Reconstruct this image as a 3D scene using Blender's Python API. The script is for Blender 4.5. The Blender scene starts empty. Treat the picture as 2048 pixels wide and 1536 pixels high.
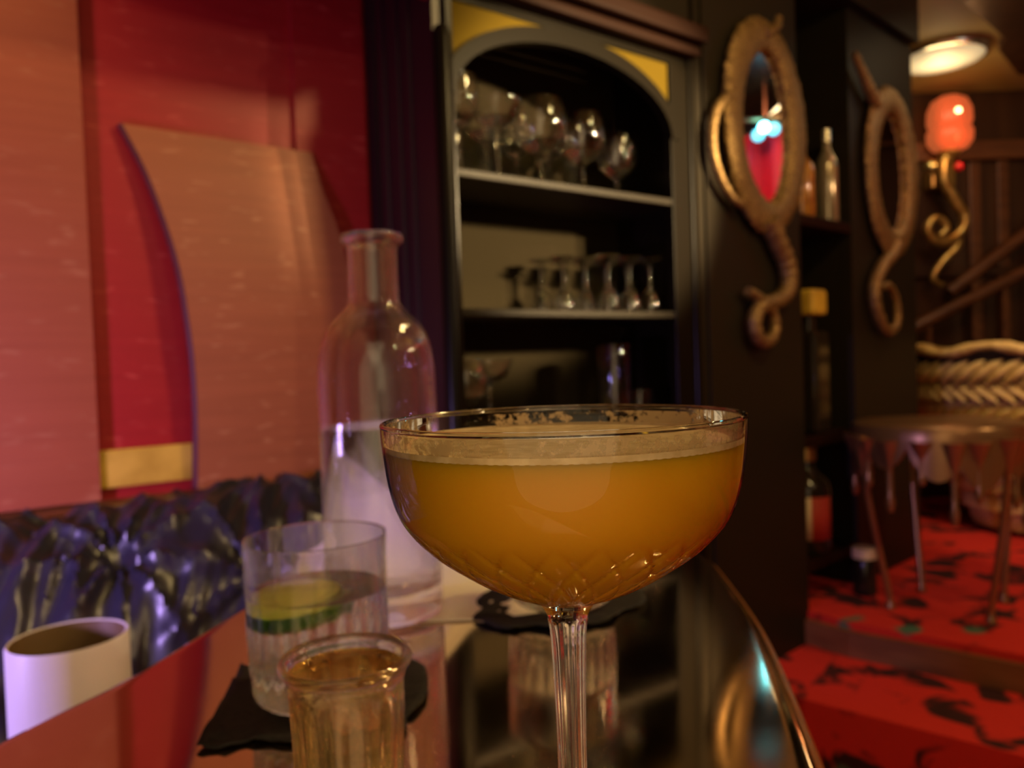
import bpy, math, random
from mathutils import Vector, Matrix, noise
random.seed(4)
PI = math.pi
sc = bpy.context.scene
col = sc.collection
sin, cos = math.sin, math.cos

# ------------------------------------------------------------------ camera
EYE = .93
cam_d = bpy.data.cameras.new('camera'); cam = bpy.data.objects.new('camera', cam_d); col.objects.link(cam)
cam_d.sensor_width = 36; cam_d.lens = 1550/2048*36; cam_d.clip_start = .01; cam_d.clip_end = 40
pitch, roll = math.radians(1.59), math.radians(2.0)
fw = Vector((0, cos(pitch), -sin(pitch))); up0 = Vector((0, sin(pitch), cos(pitch))); r0 = Vector((1, 0, 0))
rt = r0*cos(roll) - up0*sin(roll); up = up0*cos(roll) + r0*sin(roll)
cam.matrix_world = Matrix(((rt.x, up.x, -fw.x, 0), (rt.y, up.y, -fw.y, 0), (rt.z, up.z, -fw.z, EYE), (0, 0, 0, 1)))
cam_d.dof.use_dof = True; cam_d.dof.focus_distance = .17; cam_d.dof.aperture_fstop = 16
sc.camera = cam

# ------------------------------------------------------------------ world, view, lights
sc.view_settings.view_transform = 'Standard'; sc.view_settings.look = 'None'
sc.view_settings.gamma = 1; sc.view_settings.use_curve_mapping = False
sc.view_settings.exposure = 0.0
w = bpy.data.worlds.new('world'); sc.world = w; w.use_nodes = True
w.node_tree.nodes['Background'].inputs[0].default_value = (.10, .055, .035, 1)
w.node_tree.nodes['Background'].inputs[1].default_value = .12
cy = sc.cycles
cy.max_bounces = 16; cy.transmission_bounces = 14; cy.glossy_bounces = 8; cy.transparent_max_bounces = 24
cy.sample_clamp_indirect = 40; cy.blur_glossy = .1
try: cy.use_denoising = True
except Exception: pass

def look(o, target):
    o.rotation_euler = (Vector(target)-o.location).to_track_quat('-Z', 'Y').to_euler()
def point(name, loc, energy, colr, rad=.03):
    d = bpy.data.lights.new(name, 'POINT'); d.energy = energy; d.color = colr; d.shadow_soft_size = rad
    o = bpy.data.objects.new(name, d); o.location = loc; col.objects.link(o); return o
def area(name, loc, target, energy, colr, size, sy=None):
    d = bpy.data.lights.new(name, 'AREA'); d.energy = energy; d.color = colr; d.size = size
    if sy: d.shape = 'RECTANGLE'; d.size_y = sy
    o = bpy.data.objects.new(name, d); o.location = loc; col.objects.link(o); look(o, target); return o
def spot(name, loc, target, energy, colr, rad, deg, blend=.4):
    d = bpy.data.lights.new(name, 'SPOT'); d.energy = energy; d.color = colr; d.shadow_soft_size = rad
    d.spot_size = math.radians(deg); d.spot_blend = blend
    o = bpy.data.objects.new(name, d); o.location = loc; col.objects.link(o); look(o, target); return o
WARM = (1, .72, .37)
point('warm_bulb', (2.14, .636, 1.62), 20, WARM, .035)
point('warm_bulb', (1.30, -.55, 1.72), 6, WARM, .035)
spot('shelf_spot', (1.95, .42, 1.62), (.18, 1.50, 1.30), 460, WARM, .04, 19, .3)
spot('shelf_spot', (2.05, .60, 1.55), (.18, 1.50, 1.30), 350, WARM, .04, 19, .3)
spot('panel_wash_spot', (-.72, .74, 1.84), (-.82, 1.04, 1.45), 9, (1, .80, .30), .05, 80, .9)  # added spot that warms the top of the left wall panel
area('booth_lamp', (.84, .78, 1.97), (-.45, 1.25, 1.0), 7.8, (1, .70, .28), .12)
area('fill_lamp', (.15, -1.1, 1.92), (0, .3, .90), 4, (1, .74, .42), 1.2).data.shape = 'DISK'
area('low_fill', (-.05, -.62, .90), (0, .2, .89), 2.9, (1, .74, .40), 1.1).data.shape = 'DISK'  # added low fill for the underside of the drink, no candle here
area('violet_lamp', (-.80, .30, .82), (-.66, 1.1, .74), 5.2, (.56, .36, 1), .06, .05).data.spread = math.radians(140)
point('cyan_bulb', (1.84, 2.08, 1.80), .5, (.15, .8, 1), .02)
area('drape_fill', (1.45, 1.75, 1.97), (1.95, 2.05, 1.5), 2.6, (1, .35, .22), .15)  # added to brighten the drape for its reflection in the mirror
point('red_bulb', (1.55, 1.2, 1.5), 1.0, (1, .05, .06), .03)
point('sconce_glow', (1.82, 3.06, 1.72), .5, (1, .45, .15), .03)
spot('chair_spot', (1.25, 1.5, 1.95), (1.75, 2.5, .62), 42, WARM, .05, 34, .6)  # added spot to brighten the woven chair
area('far_lamp', (1.7, 2.3, 1.95), (1.75, 3.0, .6), 2.5, WARM, .4)
point('ceiling_light_bulb', (1.63, 2.90, 1.90), 1.1, WARM, .06)

# ------------------------------------------------------------------ materials
def nodes(m):
    m.use_nodes = True; nt = m.node_tree; return nt, nt.nodes['Principled BSDF']
def mat(name, c, rough=.5, metal=0, spec=.5, coat=0, trans=0, ior=1.45, emis=None, es=0, sss=0):
    m = bpy.data.materials.new(name); nt, b = nodes(m)
    b.inputs['Base Color'].default_value = (*c, 1); b.inputs['Roughness'].default_value = rough
    b.inputs['Metallic'].default_value = metal; b.inputs['Specular IOR Level'].default_value = spec
    b.inputs['Coat Weight'].default_value = coat; b.inputs['Coat Roughness'].default_value = .04
    b.inputs['Transmission Weight'].default_value = trans; b.inputs['IOR'].default_value = ior
    if sss:
        b.inputs['Subsurface Weight'].default_value = 1; b.inputs['Subsurface Scale'].default_value = sss
        b.inputs['Subsurface Radius'].default_value = (.7, .7, .3)
    if emis:
        b.inputs['Emission Color'].default_value = (*emis, 1); b.inputs['Emission Strength'].default_value = es
    return m
def noisy(m, c1, c2, scale=(8, 8, 8), bump=0, lo=.35, hi=.65, detail=4, target='Base Color', dist=.002, nscale=1.0):
    nt, b = nodes(m); N = nt.nodes; L = nt.links
    tc = N.new('ShaderNodeTexCoord'); mp = N.new('ShaderNodeMapping'); mp.inputs['Scale'].default_value = scale
    no = N.new('ShaderNodeTexNoise'); no.inputs['Scale'].default_value = nscale; no.inputs['Detail'].default_value = detail
    L.new(tc.outputs['Object'], mp.inputs[0]); L.new(mp.outputs[0], no.inputs['Vector'])
    rp = N.new('ShaderNodeValToRGB'); rp.color_ramp.elements[0].position = lo; rp.color_ramp.elements[1].position = hi
    rp.color_ramp.elements[0].color = (*c1, 1); rp.color_ramp.elements[1].color = (*c2, 1)
    L.new(no.outputs[0], rp.inputs[0])
    if target: L.new(rp.outputs[0], b.inputs[target])
    if bump:
        bp = N.new('ShaderNodeBump'); bp.inputs['Strength'].default_value = bump; bp.inputs['Distance'].default_value = dist
        L.new(no.outputs[0], bp.inputs['Height']); L.new(bp.outputs[0], b.inputs['Normal'])
    return m
M = {}
def streaky(name, c, c2, rough, fleck):
    """wall covering with short horizontal glossy flecks"""
    m = mat(name, c, rough); nt, b = nodes(m); N = nt.nodes; L = nt.links
    tc = N.new('ShaderNodeTexCoord')
    def nz(scale, sc_):
        mp = N.new('ShaderNodeMapping'); mp.inputs['Scale'].default_value = scale
        no = N.new('ShaderNodeTexNoise'); no.inputs['Scale'].default_value = 1; no.inputs['Detail'].default_value = sc_
        L.new(tc.outputs['Object'], mp.inputs[0]); L.new(mp.outputs[0], no.inputs['Vector']); return no
    a = nz((3, 3, 90), 3); f = nz((26, 26, 95), 1)
    rp = N.new('ShaderNodeValToRGB'); rp.color_ramp.elements[0].color = (*c, 1); rp.color_ramp.elements[1].color = (*c2, 1)
    rp.color_ramp.elements[0].position = .3; rp.color_ramp.elements[1].position = .7
    L.new(a.outputs[0], rp.inputs[0])
    r2 = N.new('ShaderNodeValToRGB'); r2.color_ramp.elements[0].position = .62; r2.color_ramp.elements[1].position = .75
    L.new(f.outputs[0], r2.inputs[0])
    mx = N.new('ShaderNodeMix'); mx.data_type = 'RGBA'; mx.inputs[7].default_value = (*fleck, 1)
    L.new(r2.outputs[0], mx.inputs[0]); L.new(rp.outputs[0], mx.inputs[6]); L.new(mx.outputs[2], b.inputs['Base Color'])
    bp = N.new('ShaderNodeBump'); bp.inputs['Strength'].default_value = .25; bp.inputs['Distance'].default_value = .001
    L.new(a.outputs[0], bp.inputs['Height']); L.new(bp.outputs[0], b.inputs['Normal'])
    return m
M['red'] = streaky('red_wallcovering', (.31, .008, .010), (.36, .012, .013), .45, (.44, .04, .03))
M['panel'] = streaky('tan_red_wallcovering', (.32, .094, .032), (.37, .110, .038), .50, (.46, .18, .07))
M['panel2'] = streaky('rose_wallcovering', (.30, .062, .022), (.34, .074, .027), .52, (.38, .11, .045))
M['maroon'] = mat('maroon_edge', (.09, .006, .012), .5)
M['black'] = mat('black_gloss_paint', (.0065, .0047, .0022), .28, spec=.16)
M['panelblack'] = mat('black_satin_paint', (.015, .0108, .0050), .5, spec=.2)
M['backboard'] = mat('olive_backboard', (.021, .0155, .007), .8, spec=.08)
M['maroonblack'] = mat('maroon_black_paint', (.022, .006, .006), .4)
M['gold'] = mat('gold_paint', (.100, .066, .006), .8, spec=.05)
M['brass'] = noisy(mat('brass_leaf', (.6, .4, .06), .45), (.46, .28, .025), (.66, .43, .05), (20, 20, 20))
M['copper'] = mat('copper_strip', (.62, .25, .08), .3, .8)
M['brownwood'] = noisy(mat('brown_wood', (.12, .04, .015), .4), (.085, .030, .012), (.15, .055, .020), (3, 3, 40))
M['riser'] = noisy(mat('brown_riser', (.2, .08, .03), .5), (.15, .055, .020), (.24, .095, .035), (6, 6, 40))
M['cornice'] = mat('cornice_wood', (.016, .005, .002), .5, spec=.08)
M['darkwood'] = noisy(mat('dark_panelling', (.08, .03, .012), .35), (.038, .015, .007), (.065, .027, .011), (18, 18, 2))
M['ceiling'] = mat('cream_ceiling', (.46, .33, .10), .7)
M['goldrough'] = noisy(mat('gold_granular', (.5, .32, .11), .42, .6), (.13, .07, .022), (.38, .24, .085), (160, 160, 160), .8, dist=.004)
M['goldmetal'] = noisy(mat('gold_worn', (.6, .4, .12), .3, .75), (.42, .24, .06), (.72, .52, .18), (30, 30, 30), .2)
M['mirror'] = mat('mirror_silver', (.85, .85, .85), .02, 1)
M['napkin'] = noisy(mat('black_napkin', (.012, .010, .009), .85), (.008, .007, .006), (.018, .015, .013), (300, 300, 300), .3)
M['cloth'] = mat('white_cloth', (.88, .82, .72), .8)
M['ceramic'] = mat('white_ceramic', (.80, .76, .78), .45)
M['vasein'] = mat('olive_glaze', (.17, .10, .035), .5)
M['rind'] = noisy(mat('cucumber_rind', (.03, .12, .01), .35), (.012, .07, .006), (.05, .17, .015), (60, 60, 10))
M['flesh'] = noisy(mat('cucumber_flesh', (.50, .60, .10), .4), (.52, .62, .09), (.75, .82, .22), (60, 60, 60))
M['velvet'] = mat('crimson_velvet', (.62, .012, .03), .6)
M['label'] = mat('cream_label', (.72, .58, .36), .6)
M['redlabel'] = mat('red_label', (.45, .04, .02), .6)
M['bottleglass'] = mat('dark_bottle_glass', (.02, .014, .008), .12)
M['bronze'] = mat('bronze_drip', (.34, .19, .085), .28, .7)
M['silver'] = mat('silver_metal', (.75, .70, .55), .25, 1)
M['wicker'] = noisy(mat('golden_strand', (.5, .3, .08), .5), (.44, .27, .06), (.72, .52, .20), (30, 30, 30))
M['chairblack'] = mat('chair_dark_cloth', (.02, .013, .008), .8)  # near-black is the cloth's own colour
M['lampglow'] = mat('lamp_diffuser', (.9, .85, .7), .4, emis=(1, .80, .42), es=.3)
M['redglow'] = mat('lit_red_glass', (.8, .08, .03), .25, emis=(1, .22, .06), es=.38)
M['bulbglow'] = mat('glowing_bulb', (1, .8, .4), .3, emis=(1, .75, .3), es=7)
M['cyanglow'] = mat('cyan_bulb_glass', (.3, .9, 1), .3, emis=(.10, .75, 1), es=2.2)
M['redball'] = mat('red_bead', (.8, .01, .03), .15, coat=1)
M['goldball'] = mat('pale_gold_bead', (.9, .8, .35), .15, .9)
M['leather'] = mat('navy_black_leather', (.022, .020, .034), .32, spec=.7)
M['drink'] = mat('orange_cocktail', (.74, .385, .006), .5, sss=.02)
M['foam'] = noisy(mat('cream_foam', (.66, .48, .22), .6, coat=.4), (.62, .46, .22), (.80, .64, .36), (250, 250, 250), .2, dist=.0005)
def residue_mat():
    m = mat('dried_foam', (.62, .44, .22), .35); nt, b = nodes(m); N = nt.nodes; L = nt.links
    tc = N.new('ShaderNodeTexCoord'); no = N.new('ShaderNodeTexNoise'); no.inputs['Scale'].default_value = 520; no.inputs['Detail'].default_value = 3
    n2 = N.new('ShaderNodeTexNoise'); n2.inputs['Scale'].default_value = 45
    L.new(tc.outputs['Object'], no.inputs['Vector']); L.new(tc.outputs['Object'], n2.inputs['Vector'])
    ad = N.new('ShaderNodeMath'); ad.operation = 'ADD'; L.new(no.outputs[0], ad.inputs[0]); L.new(n2.outputs[0], ad.inputs[1])
    rp = N.new('ShaderNodeValToRGB'); rp.color_ramp.elements[1].position = 1.0
    mr = N.new('ShaderNodeMapRange'); mr.inputs[1].default_value = .98; mr.inputs[2].default_value = 1.14; mr.inputs[4].default_value = .85
    L.new(ad.outputs[0], mr.inputs[0]); L.new(mr.outputs[0], b.inputs['Alpha'])
    return m
M['residue'] = residue_mat()

def glass(name, tint=(1, 1, 1), rough=0, ior=1.47, clear=.25, bump=None):
    m = bpy.data.materials.new(name); m.use_nodes = True; nt = m.node_tree; N = nt.nodes; L = nt.links; N.clear()
    out = N.new('ShaderNodeOutputMaterial'); g = N.new('ShaderNodeBsdfGlass'); t = N.new('ShaderNodeBsdfTransparent'); mx = N.new('ShaderNodeMixShader')
    g.inputs['Color'].default_value = (*tint, 1); g.inputs['Roughness'].default_value = rough; g.inputs['IOR'].default_value = ior
    t.inputs[0].default_value = (*tint, 1); mx.inputs[0].default_value = clear
    L.new(g.outputs[0], mx.inputs[1]); L.new(t.outputs[0], mx.inputs[2]); L.new(mx.outputs[0], out.inputs[0])
    if bump:
        tc = N.new('ShaderNodeTexCoord'); no = N.new('ShaderNodeTexNoise'); no.inputs['Scale'].default_value = bump[0]
        bp = N.new('ShaderNodeBump'); bp.inputs['Strength'].default_value = bump[1]; bp.inputs['Distance'].default_value = .001
        L.new(tc.outputs['Object'], no.inputs['Vector']); L.new(no.outputs[0], bp.inputs['Height']); L.new(bp.outputs[0], g.inputs['Normal'])
    return m
def thin_glass(name):
    """thin blown wall: clear film with a Fresnel sheen, no visible refraction"""
    m = bpy.data.materials.new(name); m.use_nodes = True; nt = m.node_tree; N = nt.nodes; L = nt.links; N.clear()
    out = N.new('ShaderNodeOutputMaterial'); g = N.new('ShaderNodeBsdfGlossy'); t = N.new('ShaderNodeBsdfTransparent'); mx = N.new('ShaderNodeMixShader')
    lw = N.new('ShaderNodeFresnel'); lw.inputs[0].default_value = 1.33
    g.inputs['Roughness'].default_value = .02; t.inputs[0].default_value = (.98, .98, .97, 1)
    L.new(lw.outputs[0], mx.inputs[0]); L.new(t.outputs[0], mx.inputs[1]); L.new(g.outputs[0], mx.inputs[2]); L.new(mx.outputs[0], out.inputs[0])
    return m
M['glass'] = glass('clear_glass')
M['coupeglass'] = glass('coupe_crystal', clear=0)
M['thinglass'] = thin_glass('thin_clear_glass')
M['shelfglass'] = glass('bar_glass', rough=.018, clear=.08)
M['water'] = glass('still_water', ior=1.33, clear=.1)
M['tequila'] = glass('amber_spirit', tint=(.985, .90, .66), ior=1.36, clear=0, bump=(90, .25))

def table_mat():
    m = mat('polished_table_top', (.66, .52, .38), .05, 1); nt, b = nodes(m); N = nt.nodes; L = nt.links
    tc = N.new('ShaderNodeTexCoord')
    mp = N.new('ShaderNodeMapping'); mp.inputs['Scale'].default_value = (25, 240, 1); mp.inputs['Rotation'].default_value = (0, 0, .2)
    n1 = N.new('ShaderNodeTexNoise'); n1.inputs['Scale'].default_value = 1; n1.inputs['Detail'].default_value = 6
    L.new(tc.outputs['Object'], mp.inputs[0]); L.new(mp.outputs[0], n1.inputs['Vector'])
    n2 = N.new('ShaderNodeTexNoise'); n2.inputs['Scale'].default_value = 9; n2.inputs['Detail'].default_value = 3
    L.new(tc.outputs['Object'], n2.inputs['Vector'])
    mr = N.new('ShaderNodeMapRange'); mr.inputs[1].default_value = .3; mr.inputs[2].default_value = .8; mr.inputs[3].default_value = .05; mr.inputs[4].default_value = .13
    L.new(n2.outputs[0], mr.inputs[0]); L.new(mr.outputs[0], b.inputs['Roughness'])
    bp = N.new('ShaderNodeBump'); bp.inputs['Strength'].default_value = .03; bp.inputs['Distance'].default_value = .0003
    L.new(n1.outputs[0], bp.inputs['Height']); L.new(bp.outputs[0], b.inputs['Normal'])
    return m
M['table'] = table_mat()

def carpet_mat():
    m = mat('red_patterned_carpet', (.5, .01, .01), .9); nt, b = nodes(m); N = nt.nodes; L = nt.links
    tc = N.new('ShaderNodeTexCoord')
    n1 = N.new('ShaderNodeTexNoise'); n1.inputs['Scale'].default_value = 9; n1.inputs['Detail'].default_value = 5; n1.inputs['Distortion'].default_value = .8
    n2 = N.new('ShaderNodeTexNoise'); n2.inputs['Scale'].default_value = 5; n2.inputs['Detail'].default_value = 2
    L.new(tc.outputs['Object'], n1.inputs['Vector']); L.new(tc.outputs['Object'], n2.inputs['Vector'])
    r1 = N.new('ShaderNodeValToRGB'); e = r1.color_ramp.elements
    e[0].position = .53; e[0].color = (.62, .022, .012, 1); e[1].position = .60; e[1].color = (.035, .004, .004, 1)
    L.new(n1.outputs[0], r1.inputs[0])
    r2 = N.new('ShaderNodeValToRGB'); r2.color_ramp.elements[0].position = .66; r2.color_ramp.elements[1].position = .69
    L.new(n2.outputs[0], r2.inputs[0])
    mx = N.new('ShaderNodeMix'); mx.data_type = 'RGBA'; mx.inputs[7].default_value = (.06, .16, .10, 1)
    L.new(r2.outputs[0], mx.inputs[0]); L.new(r1.outputs[0], mx.inputs[6]); L.new(mx.outputs[2], b.inputs['Base Color'])
    return m
M['carpet'] = carpet_mat()

# ------------------------------------------------------------------ builders
class MB:
    def __init__(s): s.v = []; s.f = []
    def add(s, vs, fs):
        k = len(s.v); s.v += [tuple(p) for p in vs]; s.f += [tuple(i+k for i in f) for f in fs]; return s
    def box(s, x0, x1, y0, y1, z0, z1):
        return s.add([(x0,y0,z0),(x1,y0,z0),(x1,y1,z0),(x0,y1,z0),(x0,y0,z1),(x1,y0,z1),(x1,y1,z1),(x0,y1,z1)],
              [(0,3,2,1),(4,5,6,7),(0,1,5,4),(1,2,6,5),(2,3,7,6),(3,0,4,7)])
    def prism(s, poly, z0, z1):
        n = len(poly)
        return s.add([(x,y,z0) for x,y in poly]+[(x,y,z1) for x,y in poly],
              [tuple(range(n-1,-1,-1)), tuple(range(n,2*n))]+[(i,(i+1)%n,n+(i+1)%n,n+i) for i in range(n)])
    def plate(s, poly, y0, y1):
        """polygon given in (x,z), thick in y"""
        n = len(poly)
        return s.add([(x,y0,z) for x,z in poly]+[(x,y1,z) for x,z in poly],
              [tuple(range(n)), tuple(range(2*n-1,n-1,-1))]+[(i,n+i,n+(i+1)%n,(i+1)%n) for i in range(n)])
    def lathe(s, prof, seg=48, cx=0, cy=0, z=0, fn=None, sx=1, sy=1):
        """profile of (r, z); r = 0 closes with a pole"""
        rows = []; vs = []
        for r, h in prof:
            if r <= 1e-7: rows.append([len(vs)]*seg); vs.append((cx, cy, z+h)); continue
            rw = []
            for i in range(seg):
                a = 2*PI*i/seg; rr = fn(r, h, a) if fn else r
                rw.append(len(vs)); vs.append((cx+rr*cos(a)*sx, cy+rr*sin(a)*sy, z+h))
            rows.append(rw)
        fs = []
        for a, b in zip(rows, rows[1:]):
            for i in range(seg):
                j = (i+1) % seg; q = (a[i], a[j], b[j], b[i])
                q = tuple(dict.fromkeys(q))
                if len(q) > 2: fs.append(q)
        return s.add(vs, fs)
    def tube(s, pts, rad, seg=10, cap=True):
        P = [Vector(p) for p in pts]; n = len(P)
        if not hasattr(rad, '__len__'): rad = [rad]*n
        T = [(P[min(i+1,n-1)]-P[max(i-1,0)]).normalized() for i in range(n)]
        a = Vector((0,0,1)) if abs(T[0].z) < .9 else Vector((0,1,0))
        N = (a-T[0]*a.dot(T[0])).normalized(); vs = []
        for i in range(n):
            N = (N-T[i]*N.dot(T[i])).normalized(); B = T[i].cross(N)
            for k in range(seg):
                th = 2*PI*k/seg; vs.append(P[i]+(N*cos(th)+B*sin(th))*rad[i])
        fs = [(i*seg+k, i*seg+(k+1)%seg, (i+1)*seg+(k+1)%seg, (i+1)*seg+k) for i in range(n-1) for k in range(seg)]
        if cap: fs += [tuple(range(seg-1,-1,-1)), tuple((n-1)*seg+k for k in range(seg))]
        return s.add(vs, fs)
    def ball(s, c, r, seg=16, rings=10, sz=1, fn=None):
        prof = [(r*sin(PI*i/rings) if 0 < i < rings else 0, -r*sz*cos(PI*i/rings)) for i in range(rings+1)]
        return s.lathe(prof, seg, c[0], c[1], c[2], fn)
    def build(s, name, m, parent=None, smooth=True, bevel=0, fix=True):
        me = bpy.data.meshes.new(name); me.from_pydata(s.v, [], s.f); me.update()
        if fix:
            import bmesh
            b = bmesh.new(); b.from_mesh(me); bmesh.ops.recalc_face_normals(b, faces=b.faces); b.to_mesh(me); b.free()
        for p in me.polygons: p.use_smooth = smooth
        if smooth:
            try: me.set_sharp_from_angle(angle=math.radians(40))
            except Exception: pass
        me.materials.append(m)
        o = bpy.data.objects.new(name, me); col.objects.link(o)
        if parent: o.parent = parent
        if bevel:
            md = o.modifiers.new('bevel', 'BEVEL'); md.width = bevel; md.segments = 2; md.limit_method = 'ANGLE'
        return o
def smooth_path(pts, k=6):
    """Catmull-Rom through the points"""
    P = [Vector(p) for p in pts]; out = []
    for i in range(len(P)-1):
        a = P[max(i-1,0)]; b = P[i]; c = P[i+1]; d = P[min(i+2,len(P)-1)]
        for j in range(k):
            t = j/k
            out.append(.5*((2*b)+(c-a)*t+(2*a-5*b+4*c-d)*t*t+(3*b-a-3*c+d)*t**3))
    out.append(P[-1]); return out
def tag(o, label, cat, group=None, kind=None):
    o['label'] = label; o['category'] = cat
    if group: o['group'] = group
    if kind: o['kind'] = kind
    return o
def thing(name, label, cat, loc=(0,0,0), rz=0, group=None):
    o = bpy.data.objects.new(name, None); col.objects.link(o); o.location = loc; o.rotation_euler = (0,0,rz)
    o.empty_display_size = .05
    return tag(o, label, cat, group)
def struct(name, mb, m, parent=None, loc=None, rz=0, **kw):
    o = mb.build(name, m, parent, smooth=False, **kw)
    if not parent: o['kind'] = 'structure'
    if loc: o.location = loc; o.rotation_euler = (0,0,rz)
    return o
def put(o, loc, rz=0): o.location = loc; o.rotation_euler = (0,0,rz); return o
def copy_tree(o, parent=None):
    c = o.copy(); col.objects.link(c)
    if parent: c.parent = parent
    for ch in [x for x in bpy.data.objects if x.parent == o]: copy_tree(ch, c)
    return c

# frames: booth wall line (local x along the wall, -y into the room), back-bar line
WA = Vector((-.60, 1.20, 0)); WR = math.atan2(.602, .799)
VA = Vector((.4014, 1.6414, 0)); VR = math.atan2(.669, .743)
def wpt(t, off, z): return Vector((WA.x+.799*t+.602*off, WA.y+.602*t-.799*off, z))
def vpt(s, off, z): return Vector((VA.x+.743*s+.669*off, VA.y+.669*s-.743*off, z))

# ================================================================== SETTING
struct('floor', MB().box(-3.2, 3.2, -2.2, 4.2, -.1, 0), M['carpet'])
struct('ceiling', MB().box(-3.2, 3.2, -2.2, 4.2, 2.02, 2.12), M['ceiling'])
struct('wall_back', MB().box(-3.2, 3.2, -2.3, -2.2, 0, 2.02), M['panel2'])
struct('wall_right', MB().box(3.1, 3.2, -2.2, 4.2, 0, 2.02), M['darkwood'])
struct('wall_left', MB().box(-1.35, .50, 0, .1, 0, 2.02), M['red'], loc=WA, rz=WR)
# raised floor: platform with carpet, brown riser, lower step
edge = [(.35, 2.262), (.702, 1.961), (.789, 1.838), (1.053, 1.607), (2.0, .80)]
def off_poly(d): return [(x-.66*d, y-.75*d) for x, y in edge]
struct('floor_platform', MB().prism([(.2, 4.1), (.2, 2.40)]+edge+[(3.1, .2), (3.1, 4.1)], .0, .28), M['carpet'])
lo = off_poly(.30)
struct('floor_step', MB().prism([(.25, 2.2)]+lo[1:]+[(2.95, -.15), (3.0, .9), (1.2, 1.9), (.4, 2.3)], .0, .20), M['carpet'])
rs = MB()
for (a, b) in zip(edge, edge[1:]):
    rs.prism([(a[0]-.010, a[1]-.012), (b[0]-.010, b[1]-.012), (b[0], b[1]), (a[0], a[1])], .201, .262)
struct('trim_1', rs, M['riser'])
# red soffit above the booth and panels of the booth wall
struct('trim_2', MB().box(-.04, .4325, -.28, -.225, 1.525, 2.019), M['red'], loc=WA, rz=WR)
struct('trim_3', MB().box(-1.2, -.043, -.022, -.001, .745, 2.019), M['panel2'], loc=WA, rz=WR)
struct('trim_4', MB().box(.29, .425, -.010, -.001, .76, 1.659), M['red'], loc=WA, rz=WR)
struct('trim_5', MB().box(-1.2, .43, -.10, -.001, .68, .742), M['brownwood'], loc=WA, rz=WR)
st = MB().box(-.042, .36, -.012, -.001, .760, .818)
tag(put(st.build('brass_strip', M['brass'], bevel=.003, smooth=False), WA, WR), 'narrow gold strip along the foot of the recessed red wall, above the booth', 'strip')

# curved leather-look board standing off the wall
cp = [(1.316,.012,.014,.316),(1.25,.040,.024,.330),(1.174,.063,.032,.354),(1.096,.080,.040,.368),(1.01,.090,.043,.383),(.932,.096,.040,.394),(.844,.097,.036,.402),(.745,.094,.030,.407)]
cps = [smooth_path([(h, tl, d) for h, tl, d, tr in cp], 5), smooth_path([(h, tr, d) for h, tl, d, tr in cp], 5)]
b = MB(); NX = 12; rows = len(cps[0]); g = []
for layer in (0, 1):
    for a, c in zip(*cps):
        for i in range(NX+1):
            f_ = i/NX; t_ = a[1]*(1-f_)+c[1]*f_; z_ = a[0]-(.004*f_)
            g.append((t_, -(a[2] if layer == 0 else max(.0015, a[2]-.016)), z_))
def idx(l, r, i): return l*rows*(NX+1)+r*(NX+1)+i
fs = []
for l in (0, 1):
    for r in range(rows-1):
        for i in range(NX): fs.append((idx(l,r,i), idx(l,r,i+1), idx(l,r+1,i+1), idx(l,r+1,i)))
for r in range(rows-1):
    for i in (0, NX): fs.append((idx(0,r,i), idx(1,r,i), idx(1,r+1,i), idx(0,r+1,i)))
for i in range(NX):
    for r in (0, rows-1): fs.append((idx(0,r,i), idx(1,r,i), idx(1,r,i+1), idx(0,r,i+1)))
b.add(g, fs)
rt_ = thing('curved_panel', 'large tan red board with curved left edge standing off the red wall', 'panel', WA, WR)
bd_ = b.build('board', M['panel'], rt_)
eb = MB()
eb.tube([(a[1]-.001, -max(a[2]-.007, .008), a[0]) for a in cps[0]], .0065, 8)
eb.build('edge_piping', M['maroon'], bd_)

# ================================================================== BOOTH
def fold(t, s):
    """creases fanning down from a few tuft points, over soft slanting folds"""
    v = 0
    for k, (tt, ss) in enumerate(((-.46,.12),(-.22,.20),(-.02,.10),(.17,.22),(.34,.12),(-.32,.55),(-.06,.50),(.10,.60),(.28,.52),(-.50,.62))):
        dx, dy = t-tt, (s-ss)*.55; d = math.hypot(dx, dy)+1e-4; an = math.atan2(dy, dx)
        r_ = 1-abs(sin(an*4.5+k*1.3))
        v += math.exp(-(d/.12)**2)*.016*r_*r_*min(1, d/.02)-.014*math.exp(-(d/.018)**2)
    q = Vector((t*15+s*4.5, s*2.6-t*3, 3)); v += .012*(1-abs(noise.noise(q))*2.6)
    q = Vector((t*34+s*9, s*6, 9)); v += .005*(1-abs(noise.noise(q))*2.6)
    return v-.012
b = MB(); NT, NS = 260, 90; vs = []; fs = []
prof = smooth_path([(.105,.700,0),(.12,.738,0),(.155,.758,0),(.21,.742,0),(.29,.675,0),(.34,.59,0),(.36,.52,0),(.38,.44,0)], 15)
for j in range(NT+1):
    t = -.75+1.175*j/NT
    top = .008*sin(t*14)+(-.035 if t < -.16 else 0)*min(1, max(0, (-t-.16)*8))
    for i, p in enumerate(prof):
        s = i/(len(prof)-1); f_ = fold(t, s)
        p0 = prof[max(0,i-1)]; p1 = prof[min(len(prof)-1,i+1)]; dx, dz = p1[0]-p0[0], p1[1]-p0[1]; l = math.hypot(dx,dz)
        nx, nz = -dz/l, dx/l
        k = min(1, s*6+.3)
        vs.append((t, -(p[0]+nx*f_*k), p[1]+top*(1-s)+nz*f_*k))
n_ = len(prof)
for j in range(NT):
    for i in range(n_-1): fs.append((j*n_+i, j*n_+i+1, (j+1)*n_+i+1, (j+1)*n_+i))
b.add(vs, fs)
bb = thing('leather_booth', 'wrinkled glossy navy black leather booth backrest behind the table, under the red wall', 'booth', WA, WR)
bk_ = b.build('backrest', M['leather'], bb)
sb = MB(); vs = []; fs = []; NS = 30
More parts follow.
